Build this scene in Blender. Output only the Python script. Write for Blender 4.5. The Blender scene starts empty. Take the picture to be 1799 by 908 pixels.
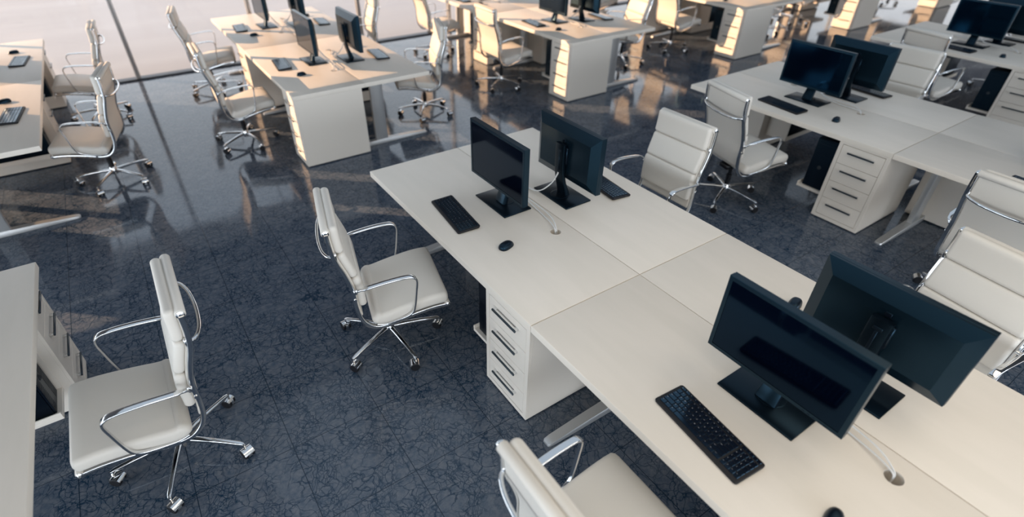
import bpy, bmesh, math, random
from mathutils import Vector, Matrix, Quaternion
PI = math.pi
S = bpy.context.scene
COL = S.collection

# ------------------------------------------------------------------ camera
cd = bpy.data.cameras.new('camera'); cam = bpy.data.objects.new('camera', cd); COL.objects.link(cam)
cd.sensor_width = 36.0; cd.lens = 941.366 * 36 / 1799
cd.shift_x = (899.5 - 867.515) / 1799; cd.shift_y = (471.794 - 454.0) / 1799
cam.location = (-1.96894, -1.51102, 2.57166); cam.rotation_euler = (0.923725, 0, -0.584895)
cd.clip_start = 0.05; cd.clip_end = 300
cd.dof.use_dof = True; cd.dof.focus_distance = 2.9; cd.dof.aperture_fstop = 1.0
S.camera = cam
# ------------------------------------------------------------------ view
S.view_settings.view_transform = 'Standard'; S.view_settings.look = 'None'
S.view_settings.exposure = 0.0; S.view_settings.gamma = 1.0; S.view_settings.use_curve_mapping = False
# ------------------------------------------------------------------ sky
W = bpy.data.worlds.new('sky'); S.world = W; W.use_nodes = True
nt = W.node_tree; nt.nodes.clear()
o = nt.nodes.new('ShaderNodeOutputWorld'); bg = nt.nodes.new('ShaderNodeBackground')
tc = nt.nodes.new('ShaderNodeTexCoord'); sep = nt.nodes.new('ShaderNodeSeparateXYZ'); rp = nt.nodes.new('ShaderNodeValToRGB')
nt.links.new(tc.outputs['Generated'], sep.inputs[0]); nt.links.new(sep.outputs['Z'], rp.inputs[0])
rp.color_ramp.elements[0].position = 0.0; rp.color_ramp.elements[0].color = (0.95, 0.95, 0.96, 1)
rp.color_ramp.elements[1].position = 0.6; rp.color_ramp.elements[1].color = (0.72, 0.84, 1.0, 1)
nt.links.new(rp.outputs[0], bg.inputs[0]); bg.inputs[1].default_value = 1.7
nt.links.new(bg.outputs[0], o.inputs[0])
# ------------------------------------------------------------------ sun, rear window light and added fill lamps
def lamp(name, kind, loc, energy, color, direction, **kw):
    l = bpy.data.lights.new(name, kind); l.energy = energy; l.color = color
    for k, v in kw.items(): setattr(l, k, v)
    ob = bpy.data.objects.new(name, l); ob.location = loc
    ob.rotation_euler = Vector(direction).to_track_quat('-Z', 'Y').to_euler(); COL.objects.link(ob); return ob
EL = math.radians(16.5)
lamp('sun', 'SUN', (-8, 14, 6), 10.2, (1.0, 0.62, 0.36), (0.741 * math.cos(EL), -0.671 * math.cos(EL), -math.sin(EL)), angle=0.003)
lamp('warm_fill_light', 'AREA', (-0.2, -1.9, 2.97), 60, (1.0, 0.92, 0.79), (0, 0, -1), shape='RECTANGLE', size=4.5, size_y=2.4)  # added overhead fill, warms and brightens the near desks; no fitting there
lamp('cool_fill_light', 'AREA', (3.5, 1.6, 2.97), 105, (0.72, 0.86, 1.02), (0, 0, -1), shape='RECTANGLE', size=13.0, size_y=4.2)  # added cool fill from above to lift the desk tops; no fitting
lamp('rear_window_light', 'AREA', (1.0, -7.5, 1.5), 450, (0.82, 0.94, 1.08), (0, 1, -0.05), shape='RECTANGLE', size=14.0, size_y=2.4)

lamp('left_fill_light', 'AREA', (-8.0, 0.5, 1.5), 560, (0.80, 0.93, 1.06), (1, 0, -0.05), shape='RECTANGLE', size=16.0, size_y=2.6)  # added side fill out of view, brightens the left-facing fronts; no window built

# ------------------------------------------------------------------ materials
def mat(name, col, rough=0.5, metal=0.0, spec=0.5, coat=0.0):
    m = bpy.data.materials.new(name); m.use_nodes = True
    b = m.node_tree.nodes['Principled BSDF']
    b.inputs['Base Color'].default_value = (*col, 1); b.inputs['Roughness'].default_value = rough
    b.inputs['Metallic'].default_value = metal; b.inputs['Specular IOR Level'].default_value = spec
    b.inputs['Coat Weight'].default_value = coat
    return m
def bsdf(m): return m.node_tree.nodes['Principled BSDF']
def add_noise_bump(m, scale, strength, dist=0.001, detail=3):
    n = m.node_tree.nodes; l = m.node_tree.links
    t = n.new('ShaderNodeTexCoord'); z = n.new('ShaderNodeTexNoise'); z.inputs['Scale'].default_value = scale; z.inputs['Detail'].default_value = detail
    bp = n.new('ShaderNodeBump'); bp.inputs['Strength'].default_value = strength; bp.inputs['Distance'].default_value = dist
    l.new(t.outputs['Object'], z.inputs['Vector']); l.new(z.outputs['Fac'], bp.inputs['Height']); l.new(bp.outputs[0], bsdf(m).inputs['Normal'])
def add_tint(m, a, b, scale, stretch=(1, 1, 1)):
    n = m.node_tree.nodes; l = m.node_tree.links
    t = n.new('ShaderNodeTexCoord'); mp = n.new('ShaderNodeMapping'); mp.inputs['Scale'].default_value = stretch
    z = n.new('ShaderNodeTexNoise'); z.inputs['Scale'].default_value = scale; z.inputs['Detail'].default_value = 4
    r = n.new('ShaderNodeValToRGB'); r.color_ramp.elements[0].position = .35; r.color_ramp.elements[1].position = .65
    r.color_ramp.elements[0].color = (*a, 1); r.color_ramp.elements[1].color = (*b, 1)
    l.new(t.outputs['Object'], mp.inputs[0]); l.new(mp.outputs[0], z.inputs['Vector']); l.new(z.outputs['Fac'], r.inputs[0]); l.new(r.outputs[0], bsdf(m).inputs['Base Color'])

M = {}
M['laminate'] = mat('white laminate', (.76, .69, .60), .42, spec=.4); add_tint(M['laminate'], (.745, .675, .585), (.775, .70, .61), 2.2, (6, 1, 1))
M['cabinet'] = mat('white cabinet board', (.76, .69, .605), .45, spec=.4)
M['leather'] = mat('white leather', (.66, .615, .55), .48, spec=.4); add_noise_bump(M['leather'], 240, .12, .0006)
M['chrome'] = mat('polished chrome', (.74, .745, .75), .07, 1.0)
M['aluminium'] = mat('brushed aluminium', (.56, .56, .555), .36, .7)
M['handle'] = mat('dark steel', (.055, .07, .085), .28, .8)
M['black'] = mat('black plastic', (.0035, .0045, .008), .30, spec=.45)
M['rubber'] = mat('black rubber', (.006, .006, .008), .55, spec=.35)
M['monitor'] = mat('blue black plastic', (.0028, .0075, .012), .27, spec=.45)
M['stand'] = mat('black stand steel', (.0018, .0035, .006), .30, spec=.30)
M['screen'] = mat('switched off screen', (.0003, .0007, .003), .07, spec=.34)
M['key'] = mat('black keycap', (.0045, .006, .011), .13, spec=1.0)
M['mouse'] = mat('satin black plastic', (.0035, .0045, .008), .33, spec=.40)
M['legend'] = mat('white legend ink', (.55, .56, .58), .5)
M['cable'] = mat('pale cable', (.62, .61, .59), .5)
M['emblem'] = mat('steel emblem', (.06, .07, .08), .35, .6)
M['post'] = mat('grey window post', (.48, .48, .48), .4, .2)
M['sill'] = mat('dark sill', (.03, .035, .045), .45)
M['ceiling'] = mat('charcoal ceiling', (.10, .105, .115), .85)
M['gasket'] = mat('black gas lift', (.004, .004, .006), .25)

for k_ in ('screen', 'stand', 'mouse', 'monitor', 'black', 'key'): bsdf(M[k_]).inputs['Specular Tint'].default_value = (.30, .68, 1.0, 1)
bsdf(M['screen']).inputs['Specular Tint'].default_value = (.08, .50, 1.0, 1)

def mat_glass():
    m = bpy.data.materials.new('window glass'); m.use_nodes = True; n = m.node_tree.nodes; l = m.node_tree.links; n.clear()
    out = n.new('ShaderNodeOutputMaterial'); mx = n.new('ShaderNodeMixShader'); tr = n.new('ShaderNodeBsdfTransparent'); gl = n.new('ShaderNodeBsdfGlossy')
    fr = n.new('ShaderNodeFresnel'); fr.inputs['IOR'].default_value = 1.35; gl.inputs['Roughness'].default_value = .01
    tr.inputs[0].default_value = (.97, .98, .98, 1)
    ge = n.new('ShaderNodeNewGeometry'); inv = n.new('ShaderNodeMath'); inv.operation = 'SUBTRACT'; inv.inputs[0].default_value = 1; l.new(ge.outputs['Backfacing'], inv.inputs[1])
    mu = n.new('ShaderNodeMath'); mu.operation = 'MULTIPLY'; l.new(fr.outputs[0], mu.inputs[0]); l.new(inv.outputs[0], mu.inputs[1])
    l.new(mu.outputs[0], mx.inputs[0]); l.new(tr.outputs[0], mx.inputs[1]); l.new(gl.outputs[0], mx.inputs[2]); l.new(mx.outputs[0], out.inputs[0]); return m
M['glass'] = mat_glass()

def mat_floor():
    m = mat('blue stone tiles', (.04, .055, .08), .2); n = m.node_tree.nodes; l = m.node_tree.links; b = bsdf(m)
    t = n.new('ShaderNodeTexCoord')
    # cracked veins: warped voronoi edges, two sizes
    nz = n.new('ShaderNodeTexNoise'); nz.inputs['Scale'].default_value = 6; nz.inputs['Detail'].default_value = 5
    l.new(t.outputs['Object'], nz.inputs['Vector'])
    va = n.new('ShaderNodeVectorMath'); va.operation = 'MULTIPLY_ADD'; va.inputs[1].default_value = (.16, .16, .16)
    l.new(nz.outputs['Color'], va.inputs[0]); l.new(t.outputs['Object'], va.inputs[2])
    def veins(scale, hi):
        v = n.new('ShaderNodeTexVoronoi'); v.feature = 'DISTANCE_TO_EDGE'; v.inputs['Scale'].default_value = scale
        l.new(va.outputs[0], v.inputs['Vector'])
        r = n.new('ShaderNodeMapRange'); r.inputs['From Min'].default_value = 0.0; r.inputs['From Max'].default_value = hi
        l.new(v.outputs['Distance'], r.inputs['Value']); return r.outputs[0]
    def patches(scale, lo, hi):
        z = n.new('ShaderNodeTexNoise'); z.inputs['Scale'].default_value = scale; z.inputs['Detail'].default_value = 5; l.new(t.outputs['Object'], z.inputs['Vector'])
        r = n.new('ShaderNodeMapRange'); r.inputs['From Min'].default_value = lo; r.inputs['From Max'].default_value = hi; l.new(z.outputs['Fac'], r.inputs['Value']); return r.outputs[0]
    def math2(op, a, c):
        q = n.new('ShaderNodeMath'); q.operation = op; l.new(a, q.inputs[0]); l.new(c, q.inputs[1]); return q.outputs[0]
    n2o = patches(3.2, .25, .75)
    w1 = math2('MAXIMUM', veins(6.5, .022), patches(5.0, .50, .64)); w2 = math2('MAXIMUM', veins(15, .050), patches(4.1, .44, .60)); w3 = math2('MAXIMUM', veins(34, .10), patches(6.3, .40, .56))
    mul = math2('MULTIPLY', w1, math2('MULTIPLY', w2, w3))
    n3 = n.new('ShaderNodeTexNoise'); n3.inputs['Scale'].default_value = 26; n3.inputs['Detail'].default_value = 7; n3.inputs['Roughness'].default_value = .65; l.new(t.outputs['Object'], n3.inputs['Vector'])
    rc = n.new('ShaderNodeValToRGB'); rc.color_ramp.elements[0].position = .30; rc.color_ramp.elements[1].position = .72
    rc.color_ramp.elements[0].color = (.052, .076, .112, 1); rc.color_ramp.elements[1].color = (.146, .156, .178, 1); l.new(n3.outputs['Fac'], rc.inputs[0])
    mix = n.new('ShaderNodeMixRGB'); mix.inputs[1].default_value = (.008, .028, .056, 1); l.new(mul, mix.inputs[0]); l.new(rc.outputs[0], mix.inputs[2])
    # tile joints every half metre
    sp = n.new('ShaderNodeSeparateXYZ'); l.new(t.outputs['Object'], sp.inputs[0])
    js = []
    for ax, off in (('X', 1.915), ('Y', -.07)):
        a = n.new('ShaderNodeMath'); a.operation = 'ADD'; a.inputs[1].default_value = off + .25 + 50; l.new(sp.outputs[ax], a.inputs[0])
        mo = n.new('ShaderNodeMath'); mo.operation = 'MODULO'; mo.inputs[1].default_value = .499; l.new(a.outputs[0], mo.inputs[0])
        # distance to joint
        s_ = n.new('ShaderNodeMath'); s_.operation = 'SUBTRACT'; s_.inputs[1].default_value = JO[ax]; l.new(mo.outputs[0], s_.inputs[0])
        ab = n.new('ShaderNodeMath'); ab.operation = 'ABSOLUTE'; l.new(s_.outputs[0], ab.inputs[0])
        g = n.new('ShaderNodeMath'); g.operation = 'GREATER_THAN'; g.inputs[1].default_value = .0020; l.new(ab.outputs[0], g.inputs[0]); js.append(g)
    jm = n.new('ShaderNodeMath'); jm.operation = 'MULTIPLY'; l.new(js[0].outputs[0], jm.inputs[0]); l.new(js[1].outputs[0], jm.inputs[1])
    mj = n.new('ShaderNodeMixRGB'); mj.inputs[1].default_value = (.012, .024, .042, 1); l.new(jm.outputs[0], mj.inputs[0]); l.new(mix.outputs[0], mj.inputs[2])
    l.new(mj.outputs[0], b.inputs['Base Color'])
    rr = n.new('ShaderNodeMapRange'); rr.inputs['To Min'].default_value = .05; rr.inputs['To Max'].default_value = .12; l.new(n2o, rr.inputs['Value']); l.new(rr.outputs[0], b.inputs['Roughness'])
    bp = n.new('ShaderNodeBump'); bp.inputs['Strength'].default_value = .25; bp.inputs['Distance'].default_value = .002
    l.new(jm.outputs[0], bp.inputs['Height']); l.new(bp.outputs[0], b.inputs['Normal'])
    b.inputs['Specular IOR Level'].default_value = .36
    return m
def _jo(off, line):  # phase of a joint line inside the modulo
    return (line + off + .25 + 50) % .499
JO = {'X': _jo(1.915, -1.915), 'Y': _jo(-.07, .07)}
M['floor'] = mat_floor()
M['terrace'] = mat('pale terrace', (.34, .33, .33), .7); add_tint(M['terrace'], (.315, .305, .305), (.35, .34, .34), .5, (.25, 2, 1))

# ------------------------------------------------------------------ mesh helpers
def finish(name, bm, m, parent=None, sharp=40):
    bmesh.ops.recalc_face_normals(bm, faces=bm.faces)
    lim = math.radians(sharp)
    for f in bm.faces: f.smooth = True
    for e in bm.edges:
        e.smooth = not (len(e.link_faces) != 2 or e.calc_face_angle(0) > lim)
    me = bpy.data.meshes.new(name); bm.to_mesh(me); bm.free()
    me.materials.append(M[m]); ob = bpy.data.objects.new(name, me); COL.objects.link(ob)
    if parent: ob.parent = parent
    return ob
def box(bm, lo, hi, bev=0.0, seg=1):
    r = bmesh.ops.create_cube(bm, size=1.0); vs = r['verts']
    c = [(a + b) / 2 for a, b in zip(lo, hi)]; d = [b - a for a, b in zip(lo, hi)]
    for v in vs: v.co = Vector((c[0] + v.co.x * d[0], c[1] + v.co.y * d[1], c[2] + v.co.z * d[2]))
    if bev:
        es = list({e for v in vs for e in v.link_edges})
        bmesh.ops.bevel(bm, geom=es, offset=bev, segments=seg, profile=.5, affect='EDGES')
def B(lo, hi, bev=0.0, seg=1):
    bm = bmesh.new(); box(bm, lo, hi, bev, seg); return bm
def smooth_path(pts, n=6):
    pts = [Vector(p) for p in pts]; out = []
    for i in range(len(pts) - 1):
        p0 = pts[max(i - 1, 0)]; p1 = pts[i]; p2 = pts[i + 1]; p3 = pts[min(i + 2, len(pts) - 1)]
        for k in range(n):
            t = k / n
            out.append(.5 * ((2 * p1) + (-p0 + p2) * t + (2 * p0 - 5 * p1 + 4 * p2 - p3) * t * t + (-p0 + 3 * p1 - 3 * p2 + p3) * t ** 3))
    out.append(pts[-1]); return out
def circle(r, n=10, ry=None):
    return [(r * math.cos(2 * PI * k / n), (ry or r) * math.sin(2 * PI * k / n)) for k in range(n)]
def rrect(a, b, r, n=3):
    out = []
    for cx, cy, s in ((a - r, b - r, 0), (-a + r, b - r, 1), (-a + r, -b + r, 2), (a - r, -b + r, 3)):
        for k in range(n + 1):
            t = PI / 2 * (s + k / n); out.append((cx + r * math.cos(t), cy + r * math.sin(t)))
    return out
def skin(bm, rings, cap=True, closed=False):
    R = [[bm.verts.new(p) for p in ring] for ring in rings]; n = len(R[0])
    for i in range(len(R) - (0 if closed else 1)):
        a, b = R[i], R[(i + 1) % len(R)]
        for k in range(n): bm.faces.new((a[k], a[(k + 1) % n], b[(k + 1) % n], b[k]))
    if cap and not closed: bm.faces.new(R[0][::-1]); bm.faces.new(R[-1])
def sweep(bm, path, sec, ref=(0, 1, 0), scale=None):
    """section (u,v): u along ref (made perpendicular to the path), v across"""
    path = [Vector(p) for p in path]; ref = Vector(ref); rings = []
    for i, p in enumerate(path):
        t = (path[min(i + 1, len(path) - 1)] - path[max(i - 1, 0)]).normalized()
        u = ref - t * ref.dot(t)
        if u.length < 1e-4: u = Vector((1, 0, 0)) - t * t.x
        u.normalize(); v = t.cross(u); s = scale[i] if scale else 1.0
        if not isinstance(s, tuple): s = (s, s)
        rings.append([p + u * (a * s[0]) + v * (b * s[1]) for a, b in sec])
    skin(bm, rings)
def tube(bm, path, r, n=8):
    path = [Vector(p) for p in path]; rings = []; u = None
    for i, p in enumerate(path):
        t = (path[min(i + 1, len(path) - 1)] - path[max(i - 1, 0)]).normalized()
        if u is None: u = t.orthogonal().normalized()
        u = (u - t * u.dot(t)).normalized(); v = t.cross(u)
        rr = r[i] if isinstance(r, (list, tuple)) else r
        rings.append([p + u * (rr * math.cos(2 * PI * k / n)) + v * (rr * math.sin(2 * PI * k / n)) for k in range(n)])
    skin(bm, rings)
def lathe(bm, prof, n=20, mtx=None):
    rings = []
    for r, z in prof: rings.append([Vector((max(r, 1e-4) * math.cos(2 * PI * k / n), max(r, 1e-4) * math.sin(2 * PI * k / n), z)) for k in range(n)])
    if mtx: rings = [[mtx @ p for p in ring] for ring in rings]
    skin(bm, rings)
def pad(bm, line, w, back, front, rad, bulge=.0, nw=10):
    """cushion lofted along a line of (x,z); normal = left of travel in xz; width +-w in y; from -back to +front of the line"""
    P = [Vector((x, 0, z)) for x, z in line]
    n = len(P)
    tang = [(P[min(i + 1, n - 1)] - P[max(i - 1, 0)]).normalized() for i in range(n)]
    L0 = [0]
    for i in range(1, n): L0.append(L0[-1] + (P[i] - P[i - 1]).length)
    def ringat(p, t, sh):
        nrm = Vector((-t.z, 0, t.x)); a = w - sh; f = front - sh; b = -back + sh; h = (f - b) / 2; mid = (f + b) / 2; r = min(rad, h * .95)
        ring = []
        for (yy, vv) in rrect(a, h, r, 3):
            v = vv + mid
            if vv > 0: v += bulge * (1 - (yy / w) ** 2)
            ring.append(p + Vector((0, yy, 0)) + nrm * v)
        # extra points along the long sides so the bulge reads
        return ring
    rings = []
    for deg in (0, 25, 50, 75):
        a = math.radians(deg); rings.append(ringat(P[0] + tang[0] * rad * (1 - math.cos(a)), tang[0], rad * (1 - math.sin(a))))
    for i in range(n):
        if rad <= L0[i] <= L0[-1] - rad: rings.append(ringat(P[i], tang[i], 0))
    for deg in (75, 50, 25, 0):
        a = math.radians(deg); rings.append(ringat(P[-1] - tang[-1] * rad * (1 - math.cos(a)), tang[-1], rad * (1 - math.sin(a))))
    skin(bm, rings)
def thing(name, label, cat, loc=(0, 0, 0), rz=0, group=None):
    ob = bpy.data.objects.new(name, None); ob.empty_display_size = .1; COL.objects.link(ob)
    ob.location = loc; ob.rotation_euler = (0, 0, rz); tag(ob, label, cat, group); return ob
def tag(ob, label, cat, group=None):
    ob['label'] = label; ob['category'] = cat
    if group: ob['group'] = group
    return ob
def structure(ob): ob['kind'] = 'structure'; return ob
def dup(root):
    r = root.copy(); COL.objects.link(r)
    for ch in list(root.children):
        c = ch.copy(); COL.objects.link(c); c.parent = r
        for g in list(ch.children):
            d = g.copy(); COL.objects.link(d); d.parent = c
    return r

# ------------------------------------------------------------------ measures of the place
H = .759; L = 1.991; PV = 3.5408; PU = 5.8676; YG = 8.13

# ------------------------------------------------------------------ the shell
bm = bmesh.new(); box(bm, (-14, -9, -.2), (24, YG, 0)); structure(finish('floor', bm, 'floor'))
bm = bmesh.new(); box(bm, (-60, YG + .12, -.3), (80, 90, -.06)); structure(finish('terrace_ground', bm, 'terrace'))
bm = bmesh.new(); box(bm, (-14, -9, 3.0), (24, YG + .06, 3.25)); structure(finish('ceiling', bm, 'ceiling'))
bm = bmesh.new(); box(bm, (-14, YG - .06, 2.60), (24, YG + .06, 3.0)); structure(finish('trim_1', bm, 'post'))
bm = bmesh.new(); box(bm, (-14, YG - .03, -.02), (24, YG + .12, .022)); structure(finish('trim_2', bm, 'sill'))
k = 0
for i in range(-6, 12):
    x0 = -1.915 + 1.7704 * i; k += 1
    w = bpy.data.objects.new('window_%d' % k, None); COL.objects.link(w); w.location = (x0, YG, 0); structure(w)
    finish('pane', B((.03, -.006, .022), (1.7404, .006, 2.60)), 'glass', w)
    bm = bmesh.new(); box(bm, (-.03, -.03, .022), (-.006, .05, 2.60), .004); box(bm, (.006, -.03, .022), (.03, .05, 2.60), .004); box(bm, (-.03, 0, .022), (.03, .03, 2.60))
    finish('post', bm, 'post', w)

# ------------------------------------------------------------------ chair
RAIL = [(-.262, 1.055), (-.258, .97), (-.244, .88), (-.212, .78), (-.186, .67), (-.184, .56), (-.173, .47), (-.148, .41), (-.10, .368), (-.03, .362), (.06, .383), (.16, .404), (.26, .418), (.345, .420)]
def make_chair():
    t = thing('swivel_chair', 'chair', 'chair')
    rail = smooth_path([(x, 0, z) for x, z in RAIL], 4)
    xz = [(p.x, p.z) for p in rail]
    # seat cushion, over the rails
    seat = smooth_path([(.352, 0, .432), (.26, 0, .432), (.16, 0, .418), (.06, 0, .398), (-.03, 0, .378), (-.085, 0, .382), (-.125, 0, .415)], 3)
    bm = bmesh.new(); pad(bm, [(p.x, p.z) for p in seat][::-1], .272, 0.0, .078, .026, .006); finish('seat_cushion', bm, 'leather', t, 60)
    # back shell between the rails
    bk = [(x, z) for x, z in xz if z > .44 and x < -.1]
    bm = bmesh.new(); pad(bm, bk, .236, .008, .012, .009); finish('back_shell', bm, 'leather', t, 60)
    def seg(z0, z1):
        a = [(x, z) for x, z in bk if z0 < z < z1]
        def at(z):
            for (x1, z1_), (x2, z2) in zip(bk, bk[1:]):
                if z2 <= z <= z1_: return x1 + (x2 - x1) * (z - z1_) / (z2 - z1_)
            return bk[0][0]
        return [(at(z0), z0)] + sorted(a, key=lambda q: q[1]) + [(at(z1), z1)]
    for z0, z1, fr in ((.52, .728, .058), (.728, .905, .056), (.905, 1.078, .058)):
        s_ = seg(z0, min(z1, 1.05)); 
        if z1 > 1.05: s_.append((s_[-1][0] - .002, z1))
        bm = bmesh.new(); pad(bm, s_[::-1], .238, -.010, fr, .020, .006); 
        finish('back_pad', bm, 'leather', t, 60)
    # rolls and their bolts
    for nm, x, z, r, w in (('head_roll', -.268, 1.056, .023, .245), ('seat_front_roll', .345, .424, .016, .262)):
        bm = bmesh.new(); tube(bm, [(x, -w, z), (x, -w + .004, z), (x, w - .004, z), (x, w, z)], [r * .85, r, r, r * .85], 14); ro = finish(nm, bm, 'leather', t, 50)
        for s in (-1, 1):
            bm = bmesh.new(); tube(bm, [(x, s * (w - .002), z), (x, s * (w + .006), z), (x, s * (w + .009), z), (x, s * (w + .014), z)], [r * .8, r * .8, r * .45, r * .4], 12); finish('bolt', bm, 'chrome', ro)
    for s in (-1, 1):
        # rail: a wide outer web with a rib on its back edge
        ofs = []
        for i, p in enumerate(rail):
            tg = (rail[min(i + 1, len(rail) - 1)] - rail[max(i - 1, 0)]).normalized(); ofs.append(Vector((p.x + .006 * tg.z, s * .250, p.z - .006 * tg.x)))
        bm = bmesh.new(); sweep(bm, ofs, rrect(.0125, .012, .004, 2)); finish('side_rail', bm, 'chrome', t, 50)
        # arm: a flat band looped from the back rail forward, down and back under the seat
        ap = smooth_path([(-.178, s * .262, .655), (-.168, s * .284, .679), (-.13, s * .294, .693), (0, s * .297, .711), (.10, s * .297, .716), (.145, s * .297, .708), (.166, s * .296, .675), (.158, s * .295, .60), (.142, s * .293, .50), (.126, s * .289, .448), (.09, s * .282, .418), (.03, s * .272, .396), (-.04, s * .262, .378), (-.09, s * .258, .385)], 4)
        sc = []
        for p in ap: sc.append((1.0 if p.z > .69 else .62, 1.0))
        bm = bmesh.new(); sweep(bm, ap, rrect(.0165, .0055, .004, 2), (0, 1, 0), sc); finish('armrest', bm, 'chrome', t, 50)
        for bx, bz, bw, br in ((-.178, .656, .026, .011), (-.186, .60, .022, .009), (.0, .372, .026, .009)):
            bm = bmesh.new(); tube(bm, [(bx, s * .246, bz), (bx, s * (.246 + bw), bz)], br, 10); finish('arm_bolt', bm, 'chrome', t)
    hp = smooth_path([(-.256, .243, .905), (-.284, .222, .899), (-.309, .14, .890), (-.318, 0, .886), (-.309, -.14, .890), (-.284, -.222, .899), (-.256, -.243, .905)], 5)
    bm = bmesh.new(); sweep(bm, hp, circle(.0095, 8), (0, 0, 1)); 
    for s in (-1, 1): box(bm, (-.268, s * .246 - .012, .885), (-.236, s * .246 + .012, .93), .003)
    finish('back_handle', bm, 'chrome', t, 50)
    # under the seat
    bm = bmesh.new(); box(bm, (-.06, -.25, .352), (-.02, .25, .366), .003); box(bm, (.10, -.25, .382), (.13, .25, .394), .003); finish('cross_bar', bm, 'chrome', t)
    bm = bmesh.new(); box(bm, (-.10, -.055, .325), (.14, .055, .368), .008, 2); tube(bm, [(.02, .05, .345), (.02, -.20, .345), (.02, -.23, .343)], .006, 8); finish('tilt_mechanism', bm, 'gasket', t)
    bm = bmesh.new(); lathe(bm, [(.024, .13), (.024, .25), (.016, .252), (.016, .34)], 16); finish('gas_lift', bm, 'gasket', t)
    bm = bmesh.new(); lathe(bm, [(.020, .072), (.034, .076), (.036, .11), (.030, .145), (.026, .15)], 20); finish('star_hub', bm, 'chrome', t)
    rnd = random.Random(4)
    for i in range(5):
        a = 2 * PI * i / 5; c, s = math.cos(a), math.sin(a)
        pts = [(r * c, r * s, z) for r, z in ((.02, .112), (.10, .112), (.22, .104), (.315, .093), (.335, .088))]
        bm = bmesh.new(); sweep(bm, pts, rrect(.013, .014, .008, 3), (0, 0, 1), [(1.1, 1.1), (1.0, 1.0), (.8, .85), (.7, .8), (.55, .6)]); finish('star_arm', bm, 'chrome', t, 50)
        sw = a + (2.5, .9, -.6, 1.8, -2.0)[i]; ox, oy = .335 * c + .012 * math.cos(sw), .335 * s + .012 * math.sin(sw)
        mt = Matrix.Translation((ox, oy, 0)) @ Matrix.Rotation(sw, 4, 'Z')
        bm = bmesh.new(); tube(bm, [(.335 * c, .335 * s, .092), (.335 * c, .335 * s, .05)], .0065, 8)
        # hood: arched chrome cover over the axle between the wheels
        ring = []
        for sgn in (-1, 1):
            ring.append([mt @ Vector((.031 * math.cos(q), sgn * .0105, .029 + .031 * math.sin(q))) for q in [math.radians(d) for d in range(-20, 201, 20)]])
        skin(bm, ring)
        hood2 = []
        for sgn in (-1, 1):
            hood2.append([mt @ Vector((.0335 * math.cos(q), sgn * .0275, .029 + .0335 * math.sin(q))) for q in [math.radians(d) for d in range(15, 146, 13)]] + [mt @ Vector((.0305 * math.cos(q), sgn * .0275, .029 + .0305 * math.sin(q))) for q in [math.radians(d) for d in range(145, 14, -13)]])
        skin(bm, hood2)
        cs = finish('caster', bm, 'chrome', t, 40)
        for sgn in (-1, 1):
            bm = bmesh.new(); y0, y1 = sgn * .0115, sgn * .0285
            pr = [(y0, .012), (y0, .026), (y0 + sgn * .003, .029), (y1 - sgn * .003, .029), (y1, .026), (y1, .012)]
            rings = [[mt @ Vector((r * math.cos(2 * PI * q / 18), y, .029 + r * math.sin(2 * PI * q / 18))) for q in range(18)] for y, r in pr]
            skin(bm, rings); finish('wheel', bm, 'rubber', cs)
    return t

# ------------------------------------------------------------------ desk (left-facing module: x -.75..0, y 0..L, seat on the -x side)
def desk_top(bm):
    T = .042; x0, x1, y0, y1 = -.75, -.0012, .0014, L - .0014
    gx, gy, gr = -.118, .593, .0365
    def loop(d, z): return [bm.verts.new((x, y, z)) for x, y in ((x0 + d, y0 + d), (x1 - d, y0 + d), (x1 - d, y1 - d), (x0 + d, y1 - d))]
    def circ(r, z): return [bm.verts.new((gx + r * math.cos(2 * PI * k / 24), gy + r * math.sin(2 * PI * k / 24), z)) for k in range(24)]
    def ringf(a, b):
        n = len(a)
        for k in range(n): bm.faces.new((a[k], a[(k + 1) % n], b[(k + 1) % n], b[k]))
    def fill(a, c):
        es = []
        for lp in (a, c):
            for k in range(len(lp)):
                e = bm.edges.get((lp[k], lp[(k + 1) % len(lp)])) or bm.edges.new((lp[k], lp[(k + 1) % len(lp)])); es.append(e)
        bmesh.ops.triangle_fill(bm, use_beauty=True, use_dissolve=False, edges=es)
    tops = loop(.0045, H); s1 = loop(.0013, H - .0013); s2 = loop(0, H - .0045); s3 = loop(0, H - T); 
    ringf(tops, s1); ringf(s1, s2); ringf(s2, s3)
    c1 = circ(gr, H); c2 = circ(gr - .001, H - .002); c3 = circ(gr - .001, H - T); ringf(c1, c2); ringf(c2, c3)
    fill(tops, c1); fill(s3, c3)
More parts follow.
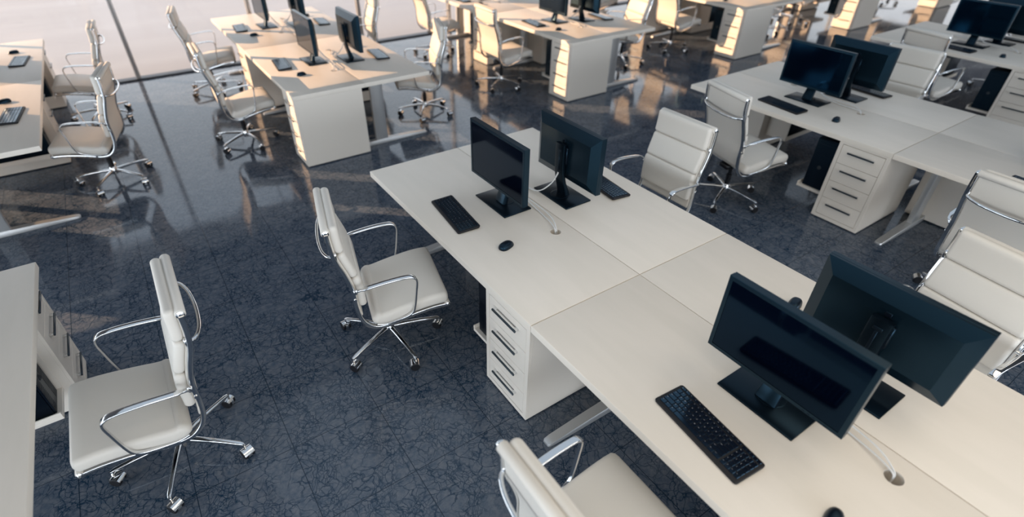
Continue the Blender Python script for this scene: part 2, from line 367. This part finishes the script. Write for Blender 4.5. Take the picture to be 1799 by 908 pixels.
def make_desk():
    t = thing('desk', 'desk', 'desk')
    bm = bmesh.new(); desk_top(bm); finish('tabletop', bm, 'laminate', t, 30)
    bm = bmesh.new(); lathe(bm, [(.034, H - .065), (.0355, H - .002), (.0375, H + .0010), (.0340, H + .0010), (.0325, H - .065)], 24, Matrix.Translation((-.118, .593, 0))); finish('grommet', bm, 'cabinet', t)
    # T-foot at the far end
    yc = L - .182
    bm = bmesh.new(); sec = []
    rings = []
    for x, hw, z in ((-.745, .020, .016), (-.735, .028, .022), (-.70, .031, .028), (-.45, .034, .043), (-.20, .036, .052), (-.05, .036, .052), (.0, .034, .050)):
        rings.append([Vector((x, yc + a, b)) for a, b in ((-hw, .003), (hw, .003), (hw, z * .72), (hw * .86, z), (-hw * .86, z), (-hw, z * .72))])
    skin(bm, rings); finish('leg_foot', bm, 'aluminium', t, 30)
    bm = bmesh.new(); sweep(bm, [(-.175, yc, .045), (-.175, yc, H - .042)], rrect(.072, .024, .01, 3), (1, 0, 0)); finish('leg_column', bm, 'aluminium', t, 30)
    bm = bmesh.new(); box(bm, (-.66, yc - .025, H - .066), (-.03, yc + .025, H - .042), .004); finish('support_arm', bm, 'aluminium', t)
    bm = bmesh.new(); box(bm, (-.20, .46, H - .092), (-.15, yc - .026, H - .046), .004); finish('crossbeam', bm, 'black', t)
    return t
def make_cabinet():
    t = thing('drawer_unit', 'drawers', 'drawer unit'); x0, x1, y0, y1, z0, z1 = -.748, -.043, .004, .411, .012, H - .043
    bm = bmesh.new(); box(bm, (x0 + .016, y0, z0), (x1, y1, z1), .0015)
    for a, b in (((x0, y0, z0), (x0 + .016, y0 + .03, z1)), ((x0, y1 - .03, z0), (x0 + .016, y1, z1)), ((x0, y0 + .03, z1 - .014), (x0 + .016, y1 - .03, z1)), ((x0, y0 + .03, z0), (x0 + .016, y1 - .03, z0 + .03))): box(bm, a, b, .0008)
    finish('cabinet_body', bm, 'cabinet', t, 30)
    for a in (x0 + .06, x1 - .06):
        for b in (y0 + .05, y1 - .05):
            bm = bmesh.new(); lathe(bm, [(.018, 0), (.018, z0 + .004)], 12, Matrix.Translation((a, b, 0))); finish('foot', bm, 'rubber', t)
    zb, zt = z0 + .033, z1 - .017; dh = (zt - zb) / 4
    for i in range(4):
        d = finish('drawer', B((x0 + .001, y0 + .0325, zb + i * dh + .0015), (x0 + .018, y1 - .0325, zb + (i + 1) * dh - .0015), .0012), 'cabinet', t, 30)
        zc = zb + (i + 1) * dh - .052
        bm = bmesh.new(); box(bm, (x0 - .028, .098, zc - .006), (x0 - .019, .316, zc + .007), .002)
        hd = finish('handle', bm, 'handle', d)
        # the two fixing lugs of the bar
        for y in (.108, .300): finish('handle_lug', B((x0 - .020, y - .006, zc - .006), (x0 + .003, y + .014, zc + .007), .001), 'chrome', d)
    # hanging tray for the computer
    bm = bmesh.new(); box(bm, (-.69, y1, .178), (-.16, .655, .200), .002); box(bm, (-.69, .645, .2), (-.16, .655, .225), .002); box(bm, (-.17, y1, .2), (-.16, .655, .50), .002); box(bm, (-.69, y1, .2), (-.16, y1 + .006, .60), .001)
    finish('computer_tray', bm, 'cabinet', t, 30)
    return t
def make_pc():
    t = thing('desktop_computer', 'pc', 'computer'); x0, x1, y0, y1, z0, z1 = -.668, -.215, .432, .622, .2005, .655
    finish('case', B((x0 + .012, y0, z0), (x1, y1, z1), .004, 2), 'black', t)
    bm = bmesh.new(); box(bm, (x0, y0 + .002, z0 + .004), (x0 + .012, y1 - .002, z1 - .004), .003)
    for i in range(18):
        z = z0 + .02 + i * .013
        box(bm, (x0 - .0012, y0 + .012, z), (x0 + .001, y0 + .07, z + .006)); box(bm, (x0 - .0012, y1 - .06, z), (x0 + .001, y1 - .012, z + .006))
    fr = finish('front_panel', bm, 'black', t)
    mt = Matrix.Translation((x0 - .001, (y0 + y1) / 2, z0 + .20)) @ Matrix.Rotation(-PI / 2, 4, 'Y')
    bm = bmesh.new(); lathe(bm, [(.017, -.001), (.017, .002), (.014, .003), (.014, .0015), (.001, .0015)], 20, mt)
    for q in (-.004, .004): sweep(bm, [mt @ Vector((-.009, q + .002, .0025)), mt @ Vector((.009, q - .002, .0025))], rrect(.0012, .001, .0003, 1), (0, 1, 0))
    finish('emblem', bm, 'emblem', fr)
    bm = bmesh.new(); box(bm, (x0 - .002, y0 + .02, z1 - .045), (x0 + .001, y1 - .02, z1 - .015), .001); finish('disc_slot', bm, 'black', fr)
    return t
def make_cable(k, cx, cy, parent):
    # from the grommet over the desk and up to the back of the neck; the grommet end is moved by -cx, -cy
    d = .012 * k
    pts = [(-.124 + d, .597, .70), (-.120 + d, .594, .745), (-.115 + d * .9, .607, .7740), (-.092 + d * 1.5, .68, .7760 + .016 * k), (-.066 + d * 1.6, .80, .7662 + .020 * k), (-.058 + d * 1.2, .92, .776 + .012 * k), (-.070 + d, 1.0, .805), (-.105 + d * .3, 1.055, .87), (-.128, 1.068 + d * .4, .925), (-.136, 1.070 + d * .4, .945)]
    out = []
    for i, (x, y, z) in enumerate(pts):
        f = max(0.0, min(1.0, 1 - (i - 3) / 5)); out.append((x + .187 - cx * f, y - 1.07 - cy * f, z - H))
    bm = bmesh.new(); tube(bm, smooth_path(out, 5), .0036, 8); return finish('cable', bm, 'cable', parent)
def make_monitor(cx=0.0, cy=0.0):
    t = thing('monitor', 'monitor', 'monitor')
    finish('stand_base', B((-.107, -.176, 0), (.107, .176, .011), .003, 2), 'stand', t)
    bm = bmesh.new(); lathe(bm, [(.062, .010), (.062, .0125), (.060, .0135), (.055, .0135)], 32, Matrix.Translation((.02, 0, 0))); finish('swivel_disc', bm, 'stand', t)
    nk = smooth_path([(-.012, 0, .010), (.002, 0, .06), (.022, 0, .12), (.036, 0, .20), (.040, 0, .30), (.040, 0, .385)], 4)
    bm = bmesh.new(); sweep(bm, nk, rrect(.043, .013, .006, 2), (0, 1, 0), [(1.12 - .02 * min(i, 8), 1.0 if i > 6 else 1.5 - .07 * i) for i in range(len(nk))]); neck = finish('stand_neck', bm, 'stand', t, 40)
    bm = bmesh.new(); box(bm, (.052, -.006, .20), (.055, .006, .33), .001); box(bm, (.052, -.018, .335), (.056, .018, .35), .001); finish('cable_slot', bm, 'black', neck)
    # housing: flat box and truncated pyramid back; facing -x
    w, h, zc, xf = .3005, .190, .312, -.059
    bm = bmesh.new(); 
    def rect(x, a, b, dz=0): return [Vector((x, -a, zc - b + dz)), Vector((x, a, zc - b + dz)), Vector((x, a, zc + b + dz)), Vector((x, -a, zc + b + dz))]
    skin(bm, [rect(xf + .003, w - .017, h - .017), rect(xf, w - .019, h - .019), rect(xf, w - .002, h - .002), rect(xf + .002, w, h), rect(xf + .026, w, h), rect(xf + .027, w - .001, h - .001), rect(xf + .040, w - .001, h - .001), rect(xf + .074, w - .058, h - .062)], True)
    hs = finish('housing', bm, 'monitor', t, 20)
    finish('screen', B((xf + .0018, -w + .0175, zc - h + .0175), (xf + .0062, w - .0175, zc + h - .0175)), 'screen', t)
    bm = bmesh.new(); box(bm, (xf + .073, -.048, zc - .06), (xf + .088, .048, zc + .05), .003); box(bm, (xf + .073, -.012, zc + .075), (xf + .077, .012, zc + .095), .001); finish('mount_plate', bm, 'black', hs)
    for k in (0, 1): make_cable(k, cx, cy, t)
    bm = bmesh.new()
    for i in range(5): box(bm, (xf - .0012, -w + .06 + i * .022, zc - h + .006), (xf + .001, -w + .07 + i * .022, zc - h + .009))
    finish('button_row', bm, 'black', hs)
    return t
def make_keyboard():
    # local: long axis y, user on the -x side; row letters run along -y when read from the seat
    t = thing('keyboard', 'keyboard', 'keyboard'); lx, ly = .0775, .221
    bm = bmesh.new(); rings = []
    for z, d in ((.000, .004), (.002, .001), (.010, 0), (.0125, .002), (.013, .004)):
        rings.append([Vector((a, b, z + (a + lx) * .055 * (1 if z > .001 else .6))) for a, b in rrect(lx - d, ly - d, .012, 4)])
    skin(bm, rings); finish('keyboard_body', bm, 'rubber', t, 50)
    bk = bmesh.new(); glyphs = []
    rows = [('`1234567890-=', 2.0, 0), ('QWERTYUIOP[]', 1.5, 1.5), ("ASDFGHJKL;'", 2.25, 1.75), ('ZXCVBNM,./', 2.75, 2.25)]
    U = .02155; V = .0225; ys = ly - .0135
    def key(u0, u1, v0, v1, ch=None):
        x1 = lx - .0265 - v0 * V; x0 = lx - .0265 - v1 * V; y1 = ys - u0 * U; y0 = ys - u1 * U
        zb = .0125 + ((x0 + x1) / 2 + lx) * .055
        box(bk, (x0 + .0011, y0 + .0011, zb - .001), (x1 - .0011, y1 - .0011, zb + .0034), .0010)
        if ch: glyphs.append((ch, x1 - .0045, y1 - .0042, zb + .0036))
    for i in range(13):
        f0 = i * 1.155
        x1 = lx - .009; y1 = ys - f0 * U; zb = .0125 + (x1 + lx) * .055
        box(bk, (x1 - .012, y1 - U * 1.02, zb - .001), (x1, y1, zb + .003), .0008); glyphs.append((('Esc', 'F1', 'F2', 'F3', 'F4', 'F5', 'F6', 'F7', 'F8', 'F9', 'F10', 'F11', 'F12')[i], x1 - .003, y1 - .003, zb + .0032))
    for r, (chars, last, off) in enumerate(rows):
        u = off
        if off: key(0, off, r, r + 1, ('', 'Tab', 'Caps', 'Shift')[r])
        for ch in chars: key(u, u + 1, r, r + 1, ch); u += 1
        key(u, 15, r, r + 1, ('Back', '\\', 'Enter', 'Shift')[r])
    u = 0
    for wd, nm in ((1.25, 'Ctrl'), (1.25, 'Fn'), (1.25, 'Alt'), (6, None), (1.25, 'Alt'), (1.25, 'Fn'), (1.25, 'Menu'), (1.5, 'Ctrl')): key(u, u + wd, 4, 5, nm); u += wd
    for r in range(4):
        for c in range(3):
            key(15.3 + c, 16.3 + c, r, r + 1, ('789', '456', '123', '0.+')[r][c] if r else 'N/*'[c])
        key(18.3, 19.3, r, r + 1, '-+ '[r] if r < 2 else None)
    for c in range(4): key(15.3 + c, 16.3 + c, 4, 5, '<v>='[c])
    for c in range(5):
        x1 = lx - .009; y1 = ys - (15.3 + c * .8) * U; zb = .0125 + (x1 + lx) * .055; box(bk, (x1 - .012, y1 - U * .74, zb - .001), (x1, y1, zb + .003), .0008)
    finish('keycaps', bk, 'key', t, 30)
    bg_ = bmesh.new(); cache = {}
    rot = Matrix.Rotation(-PI / 2, 4, 'Z')
    for ch, x, y, z in glyphs:
        if not ch.strip(): continue
        if ch not in cache:
            fc = bpy.data.curves.new('legend_text', 'FONT'); fc.body = ch; fc.size = .0062 if len(ch) == 1 else .0042; fc.resolution_u = 1
            fo = bpy.data.objects.new('legend_text', fc); COL.objects.link(fo); bpy.context.view_layer.update()
            me = fo.to_mesh(); cache[ch] = ([v.co.copy() for v in me.vertices], [tuple(p.vertices) for p in me.polygons]); fo.to_mesh_clear()
            bpy.data.objects.remove(fo); bpy.data.curves.remove(fc)
        vs, fs = cache[ch]
        nv = [bg_.verts.new(rot @ v + Vector((x - .004, y, z + .0002))) for v in vs]
        for f in fs:
            try: bg_.faces.new([nv[i] for i in f])
            except ValueError: pass
    me = bpy.data.meshes.new('key_legends'); bg_.to_mesh(me); bg_.free(); me.materials.append(M['legend'])
    ob = bpy.data.objects.new('key_legends', me); COL.objects.link(ob); ob.parent = t
    return t
def make_mouse():
    t = thing('computer_mouse', 'mouse', 'mouse')     # nose towards +x
    bm = bmesh.new(); n = 20
    rings = []
    for k in range(9):
        ph = k / 8 * PI / 2; zz = .034 * math.sin(ph); s = math.cos(ph) ** .55 if k < 8 else .02
        ring = []
        for q in range(n):
            a = 2 * PI * q / n; ex = .055 * math.copysign(abs(math.cos(a)) ** .8, math.cos(a)); ey = .031 * math.copysign(abs(math.sin(a)) ** .8, math.sin(a))
            ring.append(Vector((ex * s - .010 * math.sin(ph), ey * s * (1 - .12 * math.cos(a)), zz)))
        rings.append(ring)
    skin(bm, rings); finish('shell', bm, 'mouse', t, 70)
    bm = bmesh.new(); tube(bm, [(.028, -.004, .0235), (.028, .004, .0235)], .006, 14); finish('scroll_wheel', bm, 'rubber', t)
    bm = bmesh.new(); sweep(bm, [(.012, 0, .0302), (.03, 0, .0242), (.045, 0, .016), (.053, 0, .006)], rrect(.0008, .001, .0003, 1), (0, 1, 0)); finish('button_split', bm, 'black', t)
    return t
# ------------------------------------------------------------------ filling the office
PROTO = {}
def inst(kind, maker):
    if kind not in PROTO:
        PROTO[kind] = maker(); return PROTO[kind]
    return dup(PROTO[kind])
ISLAND = {}
def put(ob, base, rot, loc=(0, 0, 0), rz=0):
    c, s = math.cos(rot), math.sin(rot)
    ob.location = (base[0] + c * loc[0] - s * loc[1], base[1] + s * loc[0] + c * loc[1], loc[2]); ob.rotation_euler = (0, 0, rot + rz); return ob
SIDE = {'NL': 'near left', 'FL': 'far left', 'NR': 'near right', 'FR': 'far right'}
def island(key, cx, cy, where, quads, chairs, items='dcpmkoa', skip=()):
    for q in quads:
        right = q[1] == 'R'; y0 = cy + (0 if q[0] == 'F' else -L)
        base, rot = ((cx, y0 + L), PI) if right else ((cx, y0), 0.0)
        ds = '%s desk of %s' % (SIDE[q], where)
        def do(kind, maker, loc, rz, label, cat, group):
            if (key + q + kind) in HIDDEN: return
            ob = inst(kind, maker); put(ob, base, rot, loc, rz); tag(ob, label, cat, group); return ob
        sh = .045 if right else 0.0; ms = (-.022, -.012) if right else (0, 0)
        do('desk', make_desk, (0, 0, 0), 0, 'white-topped %s' % ds, 'desk', 'white desks in back-to-back islands')
        do('drawer_unit', make_cabinet, (sh, sh, 0), 0, 'white four-drawer unit under the %s' % ds, 'drawer unit', 'white drawer units under the desks')
        do('computer', make_pc, (sh, sh, 0), 0, 'black computer tower hung under the %s' % ds, 'computer', 'black towers under the desks')
        do('monitor_right' if right else 'monitor', (lambda: make_monitor(-.022, -.012)) if right else make_monitor, (-.187 + ms[0], 1.07 + ms[1], H), 0, 'dark flat monitor on the %s' % ds, 'monitor', 'dark monitors on the desks')
        do('keyboard', make_keyboard, (-.537, 1.107, H), -math.radians(6), 'black keyboard on the %s' % ds, 'keyboard', 'black keyboards on the desks')
        do('mouse', make_mouse, (-.462, .628, H), math.radians(14), 'small black mouse on the %s' % ds, 'mouse', 'black mice on the desks')
        if q in chairs and (key + q + 'chair') not in HIDDEN:
            rx, ry, yaw = chairs[q]; ob = inst('chair', make_chair)
            ob.location = (cx + rx, y0 + ry, 0); ob.rotation_euler = (0, 0, math.radians(yaw))
            tag(ob, 'white leather swivel chair at the %s' % ds, 'chair', 'white swivel chairs at the desks')
# places nothing of which comes into the picture are left empty
HIDDEN = set()
def leave_out(places, kinds):
    for p_ in places.split():
        for k_ in kinds.split(): HIDDEN.add(p_ + k_)
EVERY = 'desk drawer_unit computer monitor monitor_right keyboard mouse chair'
leave_out('DNL DNR FNR GFR IFL IFR JFL JFR', EVERY)
leave_out('FFR', 'monitor_right keyboard mouse'); leave_out('ENL EFL', 'computer keyboard mouse')
leave_out('CFR', 'computer monitor_right keyboard mouse chair'); leave_out('GNL', 'keyboard'); leave_out('GFL GNR INL', 'monitor monitor_right keyboard mouse')
leave_out('INR JNL', 'computer monitor monitor_right keyboard mouse'); leave_out('INR', 'chair'); leave_out('JNR', 'drawer_unit computer monitor_right keyboard mouse chair'); leave_out('BNR', 'keyboard mouse')
ALL = ('NL', 'FL', 'NR', 'FR')
DL, DR = (-1.11, 1.06, -6), (1.08, .87, 172)
def ch(**k):
    d = {'NL': DL, 'FL': DL, 'NR': DR, 'FR': DR}; d.update(k); return d
island('M', 0, 0, 'the large central island', ALL, ch(NL=(-1.102, 1.095, -.4), FL=(-1.102, 1.057, -13.8), FR=(1.08, .884, 180.4), NR=(1.055, .878, 172)))
island('B', PV, 0, 'the island right of centre', ALL, ch(FL=(-1.153, 1.062, -15.3), NL=(-1.12, 1.06, -3), FR=(1.0, .856, 183)))
island('D', 2 * PV, 0, 'the shaded island at right edge', ALL, ch(FL=(-1.186, 1.07, -12.1)))
island('F', -PV, 0, 'the shaded island at left edge', ('NR', 'FR'), ch(FR=(1.134, .869, 179.6)))
island('A', 0, PU, 'the first full sunlit island', ALL, ch(FL=(-1.053, 1.14, -10), NL=(-1.115, 1.052, -2), NR=(1.03, .735, 162)))
island('E', -PV, PU, 'the sunlit island at left edge', ALL, ch(NR=(1.09, .82, 167.5), FR=(1.10, .85, 176)))
island('C', PV, PU, 'the second sunlit island', ALL, ch(NL=(-1.114, 1.06, -3), NR=(1.128, .939, 167.3)))
island('G', 2 * PV, PU, 'the third sunlit island', ALL, ch(NL=(-1.148, 1.043, -9)))
island('I', 3 * PV, PU, 'the fourth sunlit island', ALL, ch())
island('J', 4 * PV, PU, 'the fifth sunlit island', ALL, ch())
